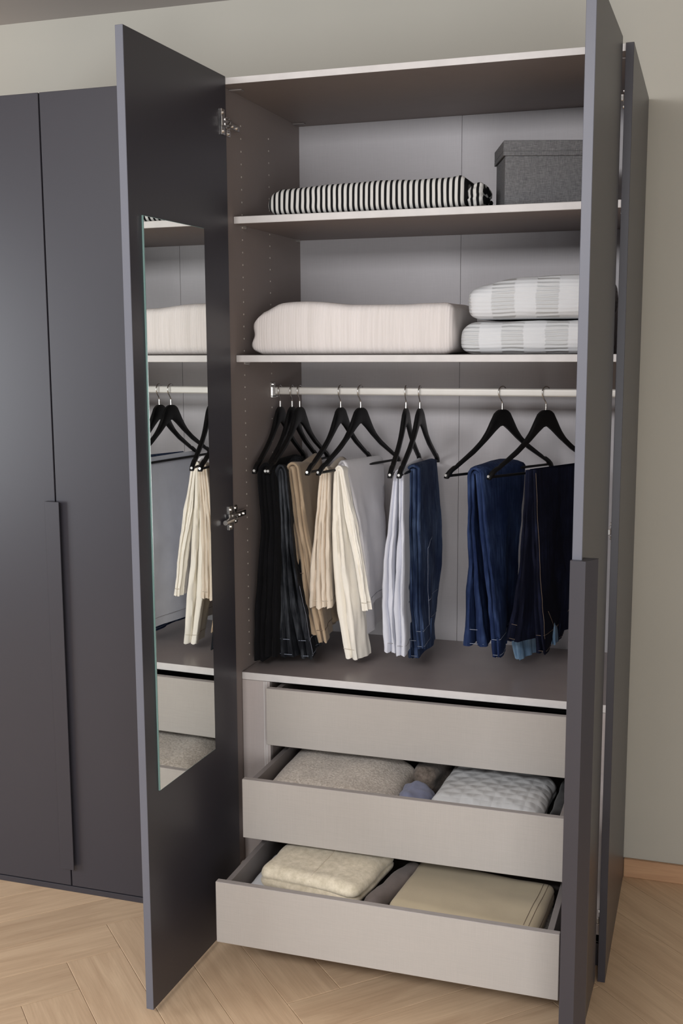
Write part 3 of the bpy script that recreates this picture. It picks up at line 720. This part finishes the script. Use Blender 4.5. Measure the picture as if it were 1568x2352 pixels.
# big cream blanket
k = NT('ribbed_cream_cotton', .95, .1); mp = k.coords(); sx = k.n('ShaderNodeSeparateXYZ'); k.l(mp, 0, sx, 0)
nz = k.noise(k.coords((90, 3, 3)), 1.6, 2)
m1 = k.n('ShaderNodeMath', _operation='MULTIPLY', i1=2*pi/.0068); k.l(sx, 0, m1, 0); sn = k.n('ShaderNodeMath', _operation='SINE'); k.l(m1, 0, sn, 0)
mm = k.n('ShaderNodeMath', _operation='MULTIPLY'); k.l(sn, 0, mm, 0); k.l(nz, 0, mm, 1)
r_ = k.ramp(nz, 0, [(.3, srgb(212, 205, 201)), (.7, srgb(224, 217, 214))]); k.l(r_, 0, k.b, 'Base Color'); k.bump(mm, 0, .3, .0016); M['creamrib'] = k.m
def ptop(a, b): return .965+.095*math.exp(-((a+.50)/.36)**2)-.13*smoothstep(.70, .93, -a)-.16*smoothstep(.90, 1.04, -a)
def pmod(p, a, b, c):
    e = smoothstep(.80, 1, -a); p.x += e*(.005*(c+.2)**2+.005*math.sin(c*5+1)); return p
bm = soft(.3035, .245, ZS2+.0004, .530, .30, .132, r=.021, n=(70, 24, 20), top=ptop, bulge=.006, amp=.004, nsc=5, seed=1, mod=pmod)
tag(auto(obj('blanket', bm, 'creamrib', origin=(.31, .245, ZS2)), 70), 'big folded cream ribbed blanket on the second shelf', 'blanket')

# two pleated white quilts
def quilt(name, off, seed):
    k = NT(name, .9, .15); mp = k.coords(); sx = k.n('ShaderNodeSeparateXYZ'); k.l(mp, 0, sx, 0)
    wob = k.noise(k.coords((8, 8, 20)), 1.5, 2)
    m1 = k.n('ShaderNodeMath', _operation='MULTIPLY_ADD', i1=1/.107, i2=off); k.l(sx, 0, m1, 0)
    w2_ = k.n('ShaderNodeMath', _operation='MULTIPLY_ADD', i1=.10); k.l(wob, 0, w2_, 0); k.l(m1, 0, w2_, 2)
    fr = k.n('ShaderNodeMath', _operation='FRACT'); k.l(w2_, 0, fr, 0)
    st = k.ramp(fr, 0, [(0, (0, 0, 0, 1)), (.47, (0, 0, 0, 1)), (.5, (1, 1, 1, 1)), (.97, (1, 1, 1, 1)), (1, (0, 0, 0, 1))])
    zz = k.n('ShaderNodeMath', _operation='MULTIPLY_ADD', i1=2*pi/.0094); k.l(sx, 2, zz, 0)
    w3_ = k.n('ShaderNodeMath', _operation='MULTIPLY', i1=5.5); k.l(wob, 0, w3_, 0); k.l(w3_, 0, zz, 2)
    sn = k.n('ShaderNodeMath', _operation='SINE'); k.l(zz, 0, sn, 0)
    amp = k.n('ShaderNodeMath', _operation='MULTIPLY_ADD', i1=.75, i2=.25); k.l(st, 0, amp, 0)
    h_ = k.n('ShaderNodeMath', _operation='MULTIPLY'); k.l(sn, 0, h_, 0); k.l(amp, 0, h_, 1)
    c1 = k.n('ShaderNodeMixRGB', i1=srgb(212, 213, 215), i2=srgb(203, 204, 205)); k.l(st, 0, c1, 0)
    k.l(c1, 0, k.b, 'Base Color'); k.bump(h_, 0, .65, .0018); return k.m
bm = soft(.765, .245, ZS2+.0004, .338, .30, .084, r=.026, n=(40, 18, 14), bulge=.006, amp=.005, nsc=7, seed=11, top=lambda a, b: .97+.04*a)
tag(auto(obj('quilt', bm, quilt('pleated_quilt', .1, 1), origin=(.765, .245, ZS2)), 70), 'lower of two white pleated quilts beside the cream blanket', 'quilt', 'white pleated quilts')
bm = soft(.775, .245, ZS2+.0850, .330, .29, .104, r=.030, n=(44, 18, 16), bulge=.006, amp=.006, nsc=7, seed=17, top=lambda a, b: .98+.05*a-.16*smoothstep(.2, 1, -a))
tag(auto(obj('quilt', bm, quilt('pleated_quilt_upper', .42, 2), origin=(.775, .245, ZS2+.085)), 70), 'upper of two white pleated quilts, stacked on the other', 'quilt', 'white pleated quilts')

# ---- middle drawer
def knitmat(name, lo, hi, sc, b, dist=.003):
    k = NT(name, .95, .1); mp = k.coords(); v = k.noise(mp, sc, 3, .7); r = k.ramp(v, 0, [(.32, lo), (.68, hi)]); k.l(r, 0, k.b, 'Base Color')
    k.b.inputs['Sheen Weight'].default_value = .25; k.bump(v, 0, b, dist); return k.m
M['boucle'] = knitmat('oatmeal_boucle', srgb(164, 152, 140), srgb(216, 206, 195), 170, .9)
M['fleece'] = knitmat('taupe_fleece', srgb(96, 86, 78), srgb(134, 122, 112), 90, .6)
M['lav'] = cloth('lavender_cotton', srgb(128, 132, 156), .08, 20); M['darkknit'] = cloth('dark_wool', srgb(30, 28, 29), .2, 20)
M['greyfelt'] = cloth('grey_felt', srgb(118, 108, 104), .08, 40)
M['linen_b'] = knitmat('beige_linen', srgb(200, 188, 164), srgb(228, 216, 194), 60, .25, .001); M['khaki'] = cloth('khaki_cotton', srgb(190, 175, 148), .04, 8)
M['whitec'] = cloth('white_cotton', srgb(222, 224, 228), .04, 20); M['fluff'] = knitmat('fluffy_grey_knit', srgb(140, 132, 128), srgb(186, 180, 176), 140, .9)
# cable-knit: crossing ribs in relief
k = NT('white_cable_knit', .9, .1); mp = k.coords(); sx = k.n('ShaderNodeSeparateXYZ'); k.l(mp, 0, sx, 0)
def trig(src, out, freq, fn='SINE', ph=0):
    a = k.n('ShaderNodeMath', _operation='MULTIPLY_ADD', i1=freq, i2=ph); k.l(src, out, a, 0); b = k.n('ShaderNodeMath', _operation=fn); k.l(a, 0, b, 0); return b
dg = k.n('ShaderNodeMath', _operation='ADD'); k.l(sx, 0, dg, 0); k.l(sx, 1, dg, 1)
dh = k.n('ShaderNodeMath', _operation='SUBTRACT'); k.l(sx, 0, dh, 0); k.l(sx, 1, dh, 1)
t1 = trig(dg, 0, 120); t2 = trig(dh, 0, 120); t3 = trig(sx, 0, 320)
mx = k.n('ShaderNodeMath', _operation='MAXIMUM'); k.l(t1, 0, mx, 0); k.l(t2, 0, mx, 1)
m3 = k.n('ShaderNodeMath', _operation='MULTIPLY_ADD', i1=.35); k.l(t3, 0, m3, 0); k.l(mx, 0, m3, 2)
k.b.inputs['Base Color'].default_value = srgb(206, 206, 206); k.bump(m3, 0, .6, .0018); M['cable'] = k.m
Z2 = .3285+.0005; Z3 = .1326+.0005
# oatmeal sweater: a fat fold, sits high
bm = soft(.300, .045, Z2, .345, .27, .134, r=.038, n=(44, 34, 18), rot=-4, amp=.008, nsc=6, seed=3, layers=2, gdepth=.008, top=lambda a, b: 1.0+.10*b-.16*smoothstep(.35, 1, a)*(1+.2*b)-.10*smoothstep(.6, 1, -a))
tag(auto(obj('sweater', bm, 'boucle', origin=(.30, .045, Z2)), 70), 'oatmeal boucle sweater folded in the middle drawer, left', 'sweater')
bm = soft(.510, .175, Z2, .07, .16, .125, r=.032, n=(14, 22, 14), rot=-12, amp=.007, nsc=14, seed=6, layers=3)
tag(auto(obj('scarf', bm, 'fleece', origin=(.51, .175, Z2)), 70), 'taupe fleece roll tucked between the two sweaters', 'scarf')
bm = soft(.520, -.030, Z2, .085, .14, .122, r=.036, n=(18, 22, 14), rot=6, amp=.007, nsc=22, seed=8, layers=2, top=lambda a, b: 1.0-.10*a)
tag(auto(obj('shirt', bm, 'lav', origin=(.52, -.035, Z2)), 70), 'lavender-blue crumpled shirt between the sweaters', 'shirt')
bm = soft(.705, .048, Z2, .275, .27, .060, r=.024, n=(30, 20, 10), rot=-2, amp=.003, nsc=9, seed=31)
tag(auto(obj('sweater', bm, 'greyfelt', origin=(.705, .048, Z2)), 70), 'grey felted sweater lying under the white cable knit', 'sweater')
bm = soft(.702, .050, Z2+.0605, .280, .255, .066, r=.030, n=(44, 34, 14), rot=-3, amp=.005, nsc=8, seed=9, layers=2, gdepth=.004, top=lambda a, b: 1.0+.06*b-.12*smoothstep(.5, 1, a))
tag(auto(obj('sweater', bm, 'cable', origin=(.702, .05, Z2+.06)), 70), 'white cable-knit sweater in the middle drawer, right', 'sweater')
bm = soft(.866, .060, Z2, .022, .24, .112, r=.015, n=(8, 24, 12), amp=.004, nsc=14, seed=12, layers=2)
tag(auto(obj('sweater', bm, 'darkknit', origin=(.871, .06, Z2)), 70), 'black knit beside the white cable sweater, against the drawer side', 'sweater')
# ---- bottom drawer
bm = soft(.264, -.150, Z3, .284, .272, .088, r=.020, n=(30, 22, 10), rot=0, amp=.003, nsc=8, seed=41, layers=1)
tag(auto(obj('shirt', bm, 'whitec', origin=(.285, -.135, Z3)), 70), 'white shirt lying under the beige linen, bottom drawer', 'shirt')
bm = soft(.312, -.125, Z3+.0885, .270, .245, .070, r=.026, n=(44, 34, 16), rot=-8, amp=.007, nsc=6, seed=14, layers=2, gdepth=.006, top=lambda a, b: 1.0+.05*b-.12*smoothstep(.4, 1, a)-.05*smoothstep(.5, 1, -a))
lo_ = auto(obj('linen_trousers', bm, 'linen_b', origin=(.312, -.125, Z3+.088)), 70); tag(lo_, 'beige linen trousers with a centre seam, folded in the bottom drawer', 'trousers')
def drape(o, pts, dz=.0009):
    """drop points onto the object's surface so a seam follows it"""
    out = []; me = o.data; bpy.context.view_layer.update(); inv = o.matrix_world.inverted()
    for x, y in pts:
        ok, p, n_, _ = o.ray_cast(inv @ Vector((x, y, 3)), Vector((0, 0, -1)))
        if ok: out.append((o.matrix_world @ p)+Vector((0, 0, dz)))
    return out
pp = drape(lo_, [(.306+.03*(k_/18), -.245+.225*k_/18) for k_ in range(19)], .0003)
if len(pp) > 2: lines('seam', [pp], 'tan_seam', lo_, .0009)
bm = soft(.4815, -.125, Z3, .046, .25, .118, r=.026, n=(12, 26, 14), rot=-14, amp=.005, nsc=14, seed=19, layers=3, gdepth=.008)
tag(auto(obj('shirt', bm, 'greyfelt', origin=(.478, -.125, Z3)), 70), 'grey-brown folded shirt on edge between linen and khaki trousers', 'shirt')
bm = soft(.705, -.140, Z3, .345, .27, .052, r=.022, n=(34, 24, 10), amp=.004, nsc=12, seed=23, layers=1)
tag(auto(obj('sweater', bm, 'fluff', origin=(.705, -.14, Z3)), 70), 'fluffy grey knit lying under the khaki trousers', 'sweater')
bm = soft(.688, -.130, Z3+.0525, .352, .250, .060, r=.020, n=(50, 30, 18), rot=-4, amp=.005, nsc=5, seed=27, layers=3, gdepth=.005, top=lambda a, b: 1.03-.05*a+.03*b)
kh = auto(obj('khaki_trousers', bm, 'khaki', origin=(.688, -.13, Z3+.052)), 70); tag(kh, 'khaki trousers folded flat with stitched hem, bottom drawer right', 'trousers')
for dx in (.0, .012):
    pp = drape(kh, [(.838+dx-.012+.017*(k_/18), -.245+.215*k_/18) for k_ in range(19)], .0002)
    if len(pp) > 2: lines('hem_seam', [pp], 'stitch_tan', kh, .0008)
